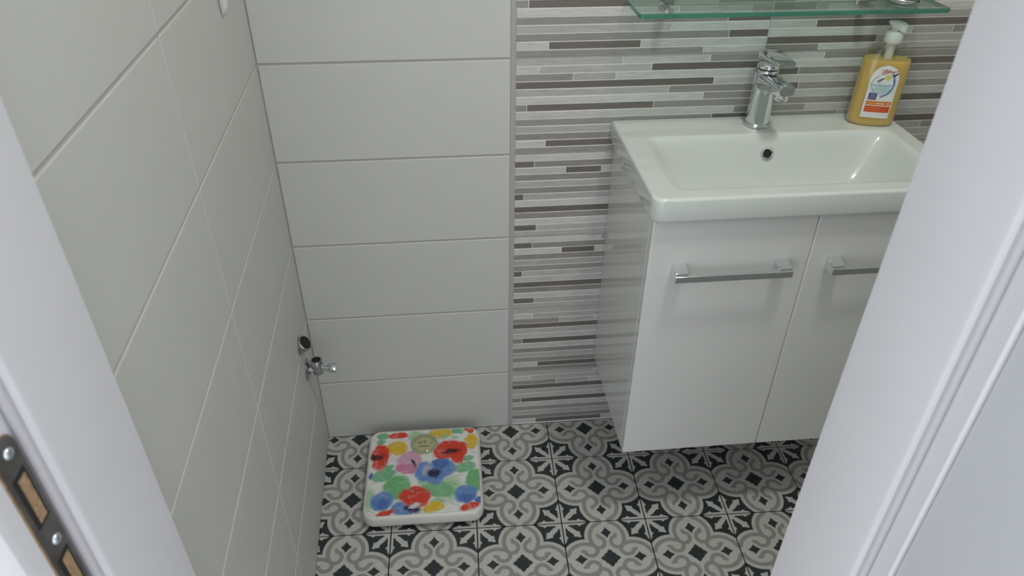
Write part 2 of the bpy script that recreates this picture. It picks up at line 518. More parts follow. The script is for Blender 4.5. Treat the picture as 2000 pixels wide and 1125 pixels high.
# ------------------------------------------------------------------ door frame, strike plate, open door leaf
YS = -1.046                                      # edge of the stop face
RB = 0.013                                       # depth of the rebate
def jamb(name, x, sgn, short=False):
    """x: inner face, sgn: +1 the frame body lies towards +x"""
    bm = bmesh.new()
    prof = [(x, YF), (x, YS + 0.004), (x + sgn * 0.0012, YS + 0.001), (x + sgn * 0.004, YS), (x + sgn * RB, YS), (x + sgn * RB, YS - 0.046),
            (x + sgn * (RB + 0.002), YS - 0.052), (x + sgn * (RB + 0.009), YS - 0.056), (x + sgn * 0.085, YS - 0.060), (x + sgn * 0.085, YS - 0.045),
            (x + sgn * 0.0455, YS - 0.045), (x + sgn * 0.0455, YF)]
    if short:
        prof = prof[:5] + [(x + sgn * RB, YS - 0.024), (x + sgn * (RB + 0.002), YS - 0.0255), (x + sgn * 0.085, YS - 0.0255), (x + sgn * 0.085, YS - 0.012), (x + sgn * 0.0455, YS - 0.012), (x + sgn * 0.0455, YF)]
    secs = [[(px, py, z) for px, py in prof] for z in (0.0, 2.06)]
    loft(bm, secs)
    o = struct(finish(name, bm, M['frame'], smooth=True, angle=35))
    g = bmesh.new()
    box(g, min(x + sgn * 0.006, x + sgn * (RB - 0.0005)), max(x + sgn * 0.006, x + sgn * (RB - 0.0005)), YS - 0.006, YS + 0.001, 0.0, 2.05)
    finish('gasket', g, M['gasket'], o, bevel=0.0025)
    return o
trim_1 = jamb('trim_1', XL, -1)
trim_2 = jamb('trim_2', XRJ, 1, True)
bm = bmesh.new()
box(bm, XL - 0.045, XRJ + 0.045, YS, YF, 2.06 - 0.03, 2.06)
struct(finish('trim_3', bm, M['frame']))
# strike plate, let into the rebate face of the left jamb
xs = XL - RB
ZP0, ZP1 = 0.905, 1.112
yc = YS - 0.0195
sp = bmesh.new()
pw = 0.024
outl = [(yc + a, (ZP0 + ZP1) / 2 + b_) for a, b_ in rrect(pw, ZP1 - ZP0, 0.0115, 8)]
loft(sp, [[(xs - 0.0005, y, z) for y, z in outl], [(xs + 0.0016, y, z) for y, z in outl]])
strike = finish('strike_plate', sp, M['strike'], trim_1)
strike['label'] = 'worn dark steel strike plate with two latch openings'
wd = bmesh.new()
outl = [(yc - 0.0008 + a, (ZP0 + ZP1) / 2 + b_) for a, b_ in rrect(pw + 0.0024, ZP1 - ZP0 + 0.003, 0.0125, 8)]
loft(wd, [[(xs - 0.001, y, z) for y, z in outl], [(xs + 0.0004, y, z) for y, z in outl]])
finish('routed_wood_edge', wd, M['rawwood'], trim_1)
def opening(z0, z1):
    boxo('latch_opening', xs + 0.0012, xs + 0.0019, yc - 0.0085, yc + 0.0075, z0, z1, M['black'], strike)
    boxo('bare_wood', xs + 0.0017, xs + 0.0023, yc - 0.0040, yc + 0.0050, z0 + 0.003, z1 - 0.004, M['rawwood'], strike)
opening(1.033, 1.082)
opening(0.950, 0.998)
for z in (1.100, 1.012, 0.925):
    s_ = bmesh.new()
    lathe(s_, [(0.0045, 0.0), (0.0042, 0.0012), (0.0030, 0.0021), (0.0008, 0.0024)], 16, (xs + 0.0016, yc + 0.001, z), 'X')
    scr = finish('screw', s_, M['screw'], strike, smooth=True)
# open door leaf on the hinge side
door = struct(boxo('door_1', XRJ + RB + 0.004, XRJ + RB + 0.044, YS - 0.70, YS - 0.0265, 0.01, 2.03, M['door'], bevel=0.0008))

# ------------------------------------------------------------------ vanity cabinet
VX0, VX1, VZ0, VZ1, VYF = 0.7075, 1.2780, 0.231, 0.8225, -0.338
van = thing('vanity_cabinet', (0.99, -0.0105, VZ0), 'white gloss wall-hung vanity cabinet with two doors under the basin', 'cabinet')
def loc(o, root):
    o.parent = root
    o.matrix_parent_inverse = Matrix.LocRotScale(root.location, root.rotation_euler, None).inverted()
    return o
for a, b_ in ((VX0, VX0 + 0.016), (VX1 - 0.016, VX1)):
    loc(boxo('side_panel', a, b_, VYF + 0.0190, -0.0112, VZ0, VZ1 - 0.0017, M['gloss'], bevel=0.0008), van)
loc(boxo('bottom_panel', VX0 + 0.0162, VX1 - 0.0162, VYF + 0.0195, -0.0112, VZ0, VZ0 + 0.016, M['gloss']), van)
loc(boxo('back_panel', VX0 + 0.0162, VX1 - 0.0162, -0.0172, -0.0112, VZ0 + 0.0165, VZ0 + 0.40, M['gloss']), van)
SPL = 1.0105
for a, b_, hx in ((VX0, SPL - 0.0006, (0.752, 0.972)), (SPL + 0.0006, VX1, (1.046, 1.240))):
    d = loc(boxo('door', a, b_, VYF, VYF + 0.0182, VZ0 + 0.001, VZ1 - 0.0025, M['gloss'], bevel=0.0026), van)
    h = bmesh.new()
    z = 0.7135
    x0, x1 = hx
    yo = VYF - 0.030
    # flat bar with square feet
    for xa, xb in ((x0, x0 + 0.026), (x1 - 0.026, x1)):
        loft(h, [[(xa, VYF, z - 0.011), (xb, VYF, z - 0.011), (xb, VYF, z + 0.013), (xa, VYF, z + 0.013)],
                 [(xa, yo + 0.006, z - 0.010), (xb, yo + 0.006, z - 0.010), (xb, yo + 0.006, z + 0.006), (xa, yo + 0.006, z + 0.006)]])
    box(h, x0, x1, yo, yo + 0.0075, z - 0.0105, z + 0.003)
    ho = finish('handle', h, M['chrome'], d, bevel=0.0012)
    ho['label'] = 'chrome bow handle with square feet'

# ------------------------------------------------------------------ washbasin (height field with sunken bowl)
BX0, BX1, BY0, BY1, BZ = 0.699, 1.286, -0.353, -0.0108, 0.867
BT = 0.046
def sm(t): t = max(0.0, min(1.0, t)); return t * t * t * (t * (6 * t - 15) + 10)
def ez(t):
    t = max(0.0, min(1.0, t)); t = t * t / (t + 0.07) * 1.07
    return 1 - (1 - t) ** 2.6
def bowl_depth(x, y):
    u = sm((x - 0.742) / 0.055) * ez((1.248 - x) / 0.12)
    v = ez((-0.099 - y) / 0.080) * sm((y + 0.322) / 0.04)
    return 0.100 * u * v
bm = bmesh.new()
NX, NY = 130, 90
rad = 0.020
def edge_warp(x, y):
    """round the two front corners in plan"""
    for cx, s in ((BX0 + rad, -1), (BX1 - rad, 1)):
        if (x - cx) * s > 0 and y < BY0 + rad:
            dx, dy = (x - cx) / rad, (y - BY0 - rad) / rad
            m_ = max(abs(dx), abs(dy)); L = hypot(dx, dy)
            if L > 1e-6:
                k = m_ / L
                return cx + dx * k * rad, BY0 + rad + dy * k * rad
    return x, y
xsn = [BX0 + (BX1 - BX0) * i / NX for i in range(NX + 1)]
ysn = [BY0 + (BY1 - BY0) * j / NY for j in range(NY + 1)]
RE = 0.006
def top_z(x, y):
    d = min(x - BX0, BX1 - x, y - BY0)
    rim = 0.0
    if d < RE: rim = RE - math.sqrt(max(0.0, RE * RE - (RE - d) ** 2))
    return BZ - rim - bowl_depth(x, y)
# finer samples near the rim
def refine(a, lo, hi):
    ex = [lo + RE * t for t in (0.0, 0.05, 0.15, 0.3, 0.5, 0.75, 1.0)]
    if hi is not None: ex += [hi - RE * t for t in (0.0, 0.05, 0.15, 0.3, 0.5, 0.75, 1.0)]
    return sorted(set(round(q, 6) for q in list(a) + ex))
xsn = refine(xsn, BX0, BX1); ysn = refine(ysn, BY0, None)
grid = []
for x in xsn:
    col = []
    for y in ysn:
        wx, wy = edge_warp(x, y)
        col.append(bm.verts.new((wx, wy, top_z(x, y))))
    grid.append(col)
nx, ny = len(xsn), len(ysn)
for i in range(nx - 1):
    for j in range(ny - 1):
        bm.faces.new((grid[i][j], grid[i + 1][j], grid[i + 1][j + 1], grid[i][j + 1]))
per = [grid[i][0] for i in range(nx)] + [grid[nx - 1][j] for j in range(1, ny)] + [grid[i][ny - 1] for i in range(nx - 2, -1, -1)] + [grid[0][j] for j in range(ny - 2, 0, -1)]
cxm, cym = (BX0 + BX1) / 2, (BY0 + BY1) / 2
prev = per
for dz, ins in ((BT - 0.005, 0.0004), (BT - 0.0015, 0.0016), (BT, 0.005)):
    ring = []
    for v in per:
        x, y = v.co.x, v.co.y
        x += ins if x < BX0 + 0.05 else (-ins if x > BX1 - 0.05 else 0)
        y += ins if y < BY0 + 0.05 else 0
        ring.append(bm.verts.new((x, y, BZ - dz)))
    n = len(per)
    for i in range(n): bm.faces.new((prev[i], prev[(i + 1) % n], ring[(i + 1) % n], ring[i]))
    prev = ring
basin_o = finish('bowl', bm, M['ceramic'], smooth=True, angle=50)
basin = thing('washbasin', (0.99, -0.0108, BZ - BT), 'white ceramic rectangular washbasin set on the vanity cabinet', 'washbasin')
loc(basin_o, basin)
# overflow ring on the back slope of the bowl
yo = -0.1150
xo = 0.9960
zo = BZ - bowl_depth(xo, yo)
gy = (bowl_depth(xo, yo - 0.002) - bowl_depth(xo, yo + 0.002)) / 0.004     # depth grows towards the front
nrm = Vector((0, -gy, 1)).normalized()
rot = Vector((0, 0, 1)).rotation_difference(nrm).to_matrix().to_4x4()
bm = bmesh.new()
lathe(bm, [(0.0085, 0.0005), (0.0085, 0.0035), (0.0100, 0.0048), (0.0125, 0.0040), (0.0140, 0.0012), (0.0138, -0.002)], 28, cap=False)
ov = finish('overflow_ring', bm, M['chrome'], smooth=True)
ov.matrix_world = Matrix.Translation((xo, yo, zo)) @ rot
bm = bmesh.new(); lathe(bm, [(0.0088, 0.0006), (0.0088, 0.0016)], 24)
oh = finish('overflow_hole', bm, M['black'], ov)
loc_m = ov.matrix_world.copy()
ov.parent = basin; ov.matrix_parent_inverse = Matrix.Translation(basin.location).inverted()

# ------------------------------------------------------------------ mixer tap
TX, TY = 0.990, -0.053
tap = thing('mixer_tap', (TX, TY, BZ), 'chrome single-lever mixer tap standing on the basin rim', 'tap')
bm = bmesh.new(); lathe(bm, [(0.0250, 0.0), (0.0268, 0.0015), (0.0268, 0.006), (0.0255, 0.0085), (0.022, 0.0095)], 40)
finish('base_ring', bm, M['chrome'], tap, smooth=True)
bm = bmesh.new(); lathe(bm, [(0.0242, 0.009), (0.0236, 0.03), (0.0230, 0.07), (0.0228, 0.105), (0.0220, 0.1125), (0.0195, 0.1155)], 40)
body = finish('body', bm, M['chrome'], tap, smooth=True)
def sec(y, z, w, h, r): return [(a, y, z + b_) for a, b_ in rrect(w, h, r, 5)]
bm = bmesh.new()
loft(bm, [sec(0.010, 0.093, 0.038, 0.034, 0.012), sec(-0.018, 0.094, 0.043, 0.036, 0.012), sec(-0.042, 0.097, 0.041, 0.030, 0.011),
          sec(-0.070, 0.101, 0.038, 0.025, 0.010), sec(-0.092, 0.104, 0.036, 0.023, 0.010), sec(-0.099, 0.1045, 0.029, 0.015, 0.007)])
spout = finish('spout', bm, M['chrome'], tap, smooth=True, angle=50)
bm = bmesh.new(); lathe(bm, [(0.0130, 0.0), (0.0135, -0.008), (0.0125, -0.0115), (0.009, -0.0115), (0.009, -0.009)], 28, (0, -0.080, 0.0945))
finish('aerator', bm, M['chrome'], spout, smooth=True)
bm = bmesh.new(); lathe(bm, [(0.0190, 0.114), (0.0190, 0.1185)], 32)
finish('collar', bm, M['black'], tap, smooth=True)
bm = bmesh.new(); lathe(bm, [(0.0205, 0.1175), (0.0232, 0.1195), (0.0240, 0.126), (0.0238, 0.136), (0.0225, 0.144), (0.017, 0.1495), (0.008, 0.152)], 40)
lever = finish('lever', bm, M['chrome'], tap, smooth=True)
bm = bmesh.new()
def lsec(y, z, w, h): return [(a, y, z + b_) for a, b_ in rrect(w, h, min(w, h) * 0.42, 5)]
loft(bm, [lsec(0.026, 0.137, 0.026, 0.010), lsec(0.016, 0.138, 0.040, 0.020), lsec(-0.010, 0.1395, 0.046, 0.024), lsec(-0.036, 0.142, 0.044, 0.019),
          lsec(-0.056, 0.1435, 0.043, 0.015), lsec(-0.070, 0.1445, 0.041, 0.012), lsec(-0.077, 0.145, 0.033, 0.008)])
finish('lever_blade', bm, M['chrome'], lever, smooth=True, angle=60)
bm = bmesh.new(); lathe(bm, [(0.0030, 0.0), (0.0030, -0.0012)], 16, (0, -0.0240, 0.126), 'Y', cap=True)
finish('temperature_dot', bm, M['ink'], lever)

# ------------------------------------------------------------------ soap bottle
def label_print():
    m, nt, b = new_mat('soap_label_print'); X.nt = nt
    uv = nt.nodes.new('ShaderNodeUVMap'); uv.uv_map = 'UVMap'
    sp_ = nt.nodes.new('ShaderNodeSeparateXYZ'); nt.links.new(uv.outputs[0], sp_.inputs[0])
    n = nt.nodes.new('ShaderNodeTexNoise'); n.inputs['Scale'].default_value = 9; n.inputs['Detail'].default_value = 4
    nt.links.new(uv.outputs[0], n.inputs['Vector'])
    nz = X(n.outputs['Fac']) - 0.5
    u0, v0 = X(sp_.outputs[0]), X(sp_.outputs[1])
    u = u0 + nz * 0.10; v = v0 + nz * 0.08
    c = (0.74, 0.76, 0.76, 1)
    def rect(c, a, b_, c0, c1, col, w=0.01, uu=None, vv=None):
        uu = uu or u0; vv = vv or v0
        sd = xmax(xabs(uu - (a + b_) / 2) - (b_ - a) / 2, xabs(vv - (c0 + c1) / 2) - (c1 - c0) / 2)
        return mixc(nt, step_in(sd, w), c, col)
    def ell(c, cx, cy, rx, ry, col, w=0.25):
        sd = xlen((u - cx) * (1 / rx), (v - cy) * (1 / ry)) - 1.0
        return mixc(nt, step_in(sd, w), c, col)
    # pale blue wash and bowl swirl
    c = ell(c, 0.50, 0.545, 0.36, 0.10, (0.42, 0.56, 0.60, 1), 0.9)
    sw = X.op('SUBTRACT', xabs(xlen((u - 0.40) * 2.0, (v - 0.66) * 3.6) - 0.93), 0.06)
    sw = xmax(sw, (v - 0.86)); sw = xmax(sw, 0.52 - u - v * 0.05)
    c = mixc(nt, step_in(sw, 0.09), c, (0.05, 0.14, 0.30, 1))
    sw2 = xmax(xabs(v - 0.625 - nz * 0.06) - 0.008, xabs(u - 0.42) - 0.36)
    c = mixc(nt, step_in(sw2, 0.02), c, (0.16, 0.34, 0.42, 1))
    sw3 = xmax(xabs(xlen((u - 0.42) * 2.2, (v - 0.64) * 4.2) - 0.72) - 0.035, u - 0.30)
    c = mixc(nt, step_in(sw3, 0.05), c, (0.20, 0.40, 0.48, 1))
    # blossom and dark pods
    c = ell(c, 0.60, 0.775, 0.11, 0.055, (0.60, 0.60, 0.16, 1), 0.6)
    for a, b_, w in (((0.26, 0.705), (0.47, 0.755), 0.010), ((0.30, 0.68), (0.44, 0.735), 0.009), ((0.74, 0.80), (0.90, 0.845), 0.018)):
        c = mixc(nt, step_in(seg(u, v, a, b_) - w, 0.012), c, (0.03, 0.02, 0.025, 1))
    # red script strokes at the top
    for a, b_ in (((0.28, 0.90), (0.60, 0.905)), ((0.30, 0.865), (0.78, 0.875)), ((0.40, 0.885), (0.86, 0.893)), ((0.34, 0.84), (0.55, 0.85))):
        c = mixc(nt, step_in(seg(u0 + nz * 0.3, v0 + nz * 0.12, a, b_) - 0.007, 0.012), c, (0.45, 0.10, 0.07, 1))
    # navy square with pale lines
    c = rect(c, 0.10, 0.385, 0.345, 0.475, (0.055, 0.05, 0.17, 1))
    for vv in (0.45, 0.425, 0.395, 0.37):
        c = rect(c, 0.15, 0.35, vv - 0.006, vv + 0.006, (0.30, 0.29, 0.46, 1), 0.012, u0 + nz * 0.25, v0 + nz * 0.03)
    # orange and red bands, small pale lines of print
    c = rect(c, 0.075, 0.97, 0.245, 0.325, (0.66, 0.20, 0.035, 1))
    c = rect(c, 0.075, 0.97, 0.110, 0.232, (0.58, 0.085, 0.02, 1))
    c = rect(c, 0.42, 0.76, 0.272, 0.290, (0.80, 0.62, 0.42, 1), 0.012, u0 + nz * 0.2, v0)
    c = rect(c, 0.15, 0.40, 0.272, 0.286, (0.70, 0.36, 0.10, 1), 0.012, u0 + nz * 0.2, v0)
    c = rect(c, 0.85, 0.89, 0.266, 0.300, (0.80, 0.70, 0.60, 1), 0.01)
    c = rect(c, 0.12, 0.62, 0.184, 0.194, (0.66, 0.26, 0.10, 1), 0.01)
    c = rect(c, 0.12, 0.62, 0.146, 0.156, (0.66, 0.26, 0.10, 1), 0.01)
    c = rect(c, 0.62, 0.95, 0.060, 0.072, (0.52, 0.53, 0.58, 1), 0.014)
    nt.links.new(c, b.inputs['Base Color'])
    b.inputs['Roughness'].default_value = 0.35
    return m
M['label'] = label_print()
SX, SY = 1.2265, -0.060
soap = thing('soap_bottle', (SX, SY, BZ), 'amber liquid soap pump bottle with white label on the basin corner', 'soap bottle', radians(-17))
prof = [(0.0, 0.93), (0.003, 0.985), (0.010, 1.0), (0.108, 1.0), (0.122, 0.985), (0.133, 0.94), (0.142, 0.85), (0.150, 0.70), (0.156, 0.52), (0.160, 0.37)]
A_, B_ = 0.0455, 0.0255
def bsec(z, k, grow=0.0):
    a = A_ * k + grow; bb = max(B_ * (k if k > 0.8 else (k + (0.8 - k) * 0.25)), 0.0) + grow
    if k < 0.4: bb = a
    return [(x, y, z) for x, y in selli(a, bb, 48, 2.0 + 0.5 * k)]
prof = [(z * 1.035, k) for z, k in prof]
bm = bmesh.new(); loft(bm, [bsec(z, k) for z, k in prof])
shell = finish('shell', bm, M['bottle'], soap, smooth=True, angle=70)
bm = bmesh.new()
lp = [(0.0012, 0.92), (0.004, 0.97)] + [(z, k) for z, k in prof[2:5]] + [(0.1315, 0.965), (0.1325, 0.95)]
loft(bm, [bsec(z, k, -0.0010) for z, k in lp])
finish('liquid_soap', bm, M['soap'], soap, smooth=True, angle=50)
# label, wrapped on the front face
bm = bmesh.new(); uvl = bm.loops.layers.uv.new('UVMap')
LW, LZ0, LZ1 = 0.0265, 0.019, 0.1262
nu, nv = 14, 22
def front_y(x, z):
    k = 1.0 if z < 0.1118 else 1.0 - 0.015 * (z - 0.1118) / 0.0145
    a, bb, e = A_ * k, B_ * k, 2.0 + 0.5 * k
    return -bb * (1 - (abs(x) / a) ** e) ** (1 / e)
rows = []
for j in range(nv + 1):
    v = j / nv; z = LZ0 + (LZ1 - LZ0) * v
    hw = LW
    if v > 0.70: hw = LW * math.sqrt(max(0.0, 1 - ((v - 0.70) / 0.30) ** 2)) + 1e-4
    row = []
    for i in range(nu + 1):
        x = -hw + 2 * hw * i / nu
        row.append((bm.verts.new((x, front_y(x, z) - 0.0007, z)), ((x + LW) / (2 * LW), v)))
    rows.append(row)
for j in range(nv):
    for i in range(nu):
        q = [rows[j][i], rows[j][i + 1], rows[j + 1][i + 1], rows[j + 1][i]]
        f = bm.faces.new([a for a, _ in q])
        for lp_, (_, uvc) in zip(f.loops, q): lp_[uvl].uv = uvc
lab = finish('label', bm, M['label'], soap, smooth=True)
lab['label'] = 'white arched label with orange and red bands'
bm = bmesh.new(); lathe(bm, [(0.0155, 0.163), (0.0170, 0.165), (0.0165, 0.182), (0.0150, 0.1855), (0.0085, 0.187)], 32)
pump = finish('pump_collar', bm, M['pump'], soap, smooth=True)
bm = bmesh.new(); lathe(bm, [(0.0068, 0.122), (0.0080, 0.126), (0.0080, 0.164)], 20)
finish('dip_tube', bm, M['pump'], soap, smooth=True)
bm = bmesh.new()
lathe(bm, [(0.0078, 0.186), (0.0078, 0.189), (0.0100, 0.192), (0.0100, 0.196)], 24)
def ps(d, z, w, h): return [(d * 0.75 + a * 0.66, -d * 0.66 + a * 0.75, z + b_) for a, b_ in rrect(w, h, min(w, h) * 0.4, 4)]
loft(bm, [ps(-0.016, 0.1990, 0.008, 0.004), ps(-0.011, 0.1985, 0.016, 0.007), ps(-0.002, 0.1975, 0.021, 0.012), ps(0.009, 0.1955, 0.021, 0.015), ps(0.016, 0.1930, 0.019, 0.016), ps(0.020, 0.1905, 0.014, 0.012)])
finish('pump_head', bm, M['pump'], soap, smooth=True, angle=60)

# ------------------------------------------------------------------ glass shelf with brackets, tumbler on it
GZ = 1.102
GX0, GX1, GY0, GY1 = 0.703, 1.277, -0.128, -0.014
shelf = thing('glass_shelf', (0.99, -0.012, GZ), 'clear glass shelf with green edge on the strip-tiled wall', 'shelf')
bm = bmesh.new()
ol = rrect(GX1 - GX0, GY1 - GY0, 0.006, 5)
cx, cy = (GX0 + GX1) / 2, (GY0 + GY1) / 2
ch = 0.0008
def sg(z, sc): return [(cx + x * (1 - sc / (GX1 - GX0)), cy + y * (1 - sc / (GY1 - GY0)), z) for x, y in ol]
rings = [[bm.verts.new(p) for p in sg(z, s_)] for z, s_ in ((GZ, 2 * ch), (GZ + ch, 0), (GZ + 0.008 - ch, 0), (GZ + 0.008, 2 * ch))]
for a, b_ in zip(rings, rings[1:]):
    for i in range(len(a)):
        bm.faces.new((a[i], a[(i + 1) % len(a)], b_[(i + 1) % len(a)], b_[i])).material_index = 1
bm.faces.new(rings[0][::-1]).material_index = 0; bm.faces.new(rings[-1]).material_index = 0
loc(finish('pane', bm, [M['shelf_face'], M['shelf_edge']], smooth=True, angle=30), shelf)
for x in (0.778, 1.168):
    bm = bmesh.new()
    lathe(bm, [(0.011, 0.0), (0.011, -0.004), (0.008, -0.006), (0.0075, -0.030), (0.0085, -0.042), (0.004, -0.044)], 24, (x, -0.0105, GZ - 0.009), 'Y')
    box(bm, x - 0.008, x + 0.008, -0.050, -0.0115, GZ + 0.0082, GZ + 0.0125)
    box(bm, x - 0.008, x + 0.008, -0.014, -0.0106, GZ - 0.012, GZ + 0.012)
    br = loc(finish('bracket', bm, M['chrome_dull'], smooth=True), shelf)
    bm = bmesh.new(); lathe(bm, [(0.0058, -0.0225), (0.0066, -0.021), (0.0066, -0.012), (0.005, -0.001)], 20, (x, -0.040, GZ))
    s_ = finish('clamp_screw', bm, M['chrome_dull'], smooth=True)
    s_.parent = br; s_.matrix_parent_inverse = Matrix.Translation(shelf.location).inverted()
gl = bmesh.new()
lathe(gl, [(0.004, 0.0), (0.024, 0.0), (0.027, 0.002), (0.033, 0.10), (0.0315, 0.10), (0.0255, 0.008), (0.004, 0.006)], 36)
tum = finish('drinking_glass', gl, M['glass'], smooth=True, angle=40)
tum.location = (1.214, -0.076, GZ + 0.0082)
tag(tum, 'clear drinking glass standing on the right end of the glass shelf', 'glass')

# ------------------------------------------------------------------ bathroom scale with watercolour flowers
def homography(src, dst):
    import numpy as np
    A = []
    for (x, y), (u, v) in zip(src, dst):
        A.append([x, y, 1, 0, 0, 0, -u * x, -u * y, -u]); A.append([0, 0, 0, x, y, 1, -v * x, -v * y, -v])
    h = np.linalg.svd(np.array(A, float))[2][-1].reshape(3, 3)
    def f(x, y):
        w = h @ np.array([x, y, 1.0]); return float(w[0] / w[2]), float(w[1] / w[2])
    return f
toUV = homography([(105, 85), (1255, 50), (1300, 925), (75, 975)], [(0, 1), (1, 1), (1, 0), (0, 0)])
def flower_print():
    m, nt, b = new_mat('watercolour_flower_print'); X.nt = nt
    uv = nt.nodes.new('ShaderNodeUVMap'); uv.uv_map = 'UVMap'
    sp_ = nt.nodes.new('ShaderNodeSeparateXYZ'); nt.links.new(uv.outputs[0], sp_.inputs[0])
    def noise(sc, det):
        n = nt.nodes.new('ShaderNodeTexNoise'); n.inputs['Scale'].default_value = sc; n.inputs['Detail'].default_value = det
        nt.links.new(uv.outputs[0], n.inputs['Vector'])
        s3 = nt.nodes.new('ShaderNodeSeparateColor'); nt.links.new(n.outputs['Color'], s3.inputs[0])
        return X(n.outputs['Fac']) - 0.5, X(s3.outputs[0]) - 0.5, X(s3.outputs[1]) - 0.5
    f1, a1, b1 = noise(7, 5)
    f2, a2, b2 = noise(24, 4)
    u = X(sp_.outputs[0]) + a1 * 0.085 + a2 * 0.035
    v = X(sp_.outputs[1]) + b1 * 0.085 + b2 * 0.035
    ur, vr = X(sp_.outputs[0]), X(sp_.outputs[1])
    tone = X.op('MULTIPLY_ADD', f2, 0.9, X.op('MULTIPLY_ADD', f1, 0.7, 0.98), clamp=True)
    state = [(0.72, 0.73, 0.71, 1)]
    def blob(cx, cy, rx, ry, col, rot=0.0, w=0.28, k=1.0):
        (x0, y0), (x1, _), (_, y1) = toUV(cx, cy), toUV(cx + rx, cy), toUV(cx, cy - ry)
        ru, rv = abs(x1 - x0) * 1.08, abs(y1 - y0) * 1.08
        du, dv = u - x0, v - y0
        if rot:
            c_, s_ = cos(radians(rot)), sin(radians(rot))
            du, dv = du * c_ + dv * s_, dv * c_ - du * s_
        sd = xlen(du * (1 / ru), dv * (1 / rv)) - 1.0
        state[0] = mixc(nt, step_in(sd, w) * (tone if k == 1.0 else k), state[0], (*col, 1))
    RED, DRED = (0.62, 0.045, 0.02), (0.045, 0.012, 0.012)
    YEL, GRN, LGR, PINK, DPK = (0.66, 0.44, 0.02), (0.17, 0.44, 0.24), (0.36, 0.56, 0.34), (0.60, 0.34, 0.46), (0.56, 0.20, 0.33)
    BLU, DBL, NAV = (0.115, 0.235, 0.52), (0.07, 0.155, 0.43), (0.02, 0.018, 0.07)
    # washes first
    blob(110, 800, 55, 100, LGR, w=0.6); blob(980, 700, 120, 110, LGR, w=0.7); blob(840, 830, 70, 30, LGR, w=0.5); blob(590, 130, 70, 60, LGR, w=0.6)
    blob(220, 130, 62, 34, GRN, 20); blob(205, 200, 48, 28, GRN, 20); blob(1040, 80, 62, 28, GRN, -10); blob(1015, 150, 42, 18, LGR)
    blob(260, 545, 125, 55, GRN, 22); blob(310, 458, 58, 26, GRN, 30); blob(400, 680, 135, 118, (0.15, 0.42, 0.18)); blob(840, 700, 175, 80, (0.18, 0.44, 0.22), -18)
    blob(1115, 480, 115, 48, GRN, 14); blob(1170, 385, 55, 30, GRN, 25); blob(1230, 615, 85, 108, (0.15, 0.42, 0.18)); blob(690, 630, 60, 30, LGR)
    blob(390, 118, 105, 32, RED, 4); blob(390, 255, 108, 72, YEL); blob(850, 112, 128, 55, YEL, 8); blob(1195, 195, 72, 78, YEL); blob(805, 893, 108, 48, YEL, 8); blob(890, 150, 60, 16, LGR, 15)
    blob(1170, 72, 55, 28, RED, -10)
    blob(205, 310, 95, 78, RED); blob(205, 400, 80, 95, RED, -10); blob(160, 352, 72, 28, DRED, 14, 0.7)
    blob(950, 285, 165, 92, RED, 18); blob(1060, 290, 88, 85, RED); blob(1050, 375, 70, 62, RED); blob(985, 303, 92, 24, DRED, 16, 0.8)
    blob(540, 400, 128, 105, PINK); blob(495, 480, 108, 52, DPK, -8); blob(568, 412, 20, 38, (0.05, 0.04, 0.06), 20, 0.6)
    blob(700, 520, 108, 98, BLU); blob(890, 485, 118, 92, BLU); blob(790, 570, 128, 66, BLU); blob(860, 430, 88, 52, DBL, -10)
    blob(725, 505, 48, 52, (0.36, 0.42, 0.56), 0, 0.8); blob(800, 535, 66, 40, NAV, 8, 0.6)
    blob(245, 815, 110, 92, BLU, -20); blob(250, 850, 70, 50, DBL, -10, 0.7); blob(1140, 755, 108, 92, BLU, -12); blob(1150, 790, 80, 40, DBL, 0, 0.7); blob(115, 555, 22, 30, DBL)
    blob(1285, 815, 40, 36, DBL)
    blob(435, 895, 82, 66, BLU); blob(570, 892, 92, 48, NAV, -12, 0.5); blob(500, 930, 40, 30, BLU)
    blob(600, 770, 155, 85, RED); blob(660, 815, 85, 58, RED); blob(600, 865, 58, 22, (0.62, 0.62, 0.66), 10, 0.5)
    blob(285, 948, 98, 34, RED, 12); blob(1190, 880, 108, 34, RED, 14)
    # thin ink strokes
    for a, b_ in (((320, 380), (400, 405)), ((335, 350), (410, 395)), ((110, 155), (180, 185)), ((420, 150), (500, 185)), ((105, 640), (250, 610)), ((480, 560), (535, 590)),
                  ((750, 740), (945, 870)), ((900, 820), (1090, 890)), ((950, 630), (1060, 660)), ((960, 590), (1110, 555)), ((1180, 290), (1250, 340)), ((860, 140), (960, 120)),
                  ((90, 905), (190, 950)), ((520, 690), (720, 735))):
        state[0] = mixc(nt, step_in(seg(ur + a2 * 0.012, vr + b2 * 0.012, toUV(*a), toUV(*b_)) - 0.0016, 0.004) * 0.8, state[0], (0.05, 0.05, 0.05, 1))
    nt.links.new(state[0], b.inputs['Base Color'])
    b.inputs['Roughness'].default_value = 0.22
    return m
M['flowers'] = flower_print()
SCX, SCY, SW, SD, SH = 0.2640, -0.1825, 0.283, 0.276, 0.046
scale = thing('bathroom_scale', (SCX, SCY, 0.0), 'white bathroom scale printed with watercolour flowers on the patterned floor', 'bathroom scale', radians(-1.2))
bm = bmesh.new()
def rs(w, h, r, z): return [(x, y, z) for x, y in rrect(w, h, r, 8)]
loft(bm, [rs(SW - 0.012, SD - 0.012, 0.026, 0.013), rs(SW - 0.002, SD - 0.002, 0.029, 0.016), rs(SW, SD, 0.030, 0.022), rs(SW, SD, 0.030, 0.036),
          rs(SW - 0.002, SD - 0.002, 0.029, 0.0425), rs(SW - 0.006, SD - 0.006, 0.028, 0.0455), rs(SW - 0.013, SD - 0.013, 0.0245, 0.0462), rs(SW - 0.0140, SD - 0.0140, 0.024, 0.0452)])
finish('housing', bm, M['scale_body'], scale, smooth=True, angle=50)
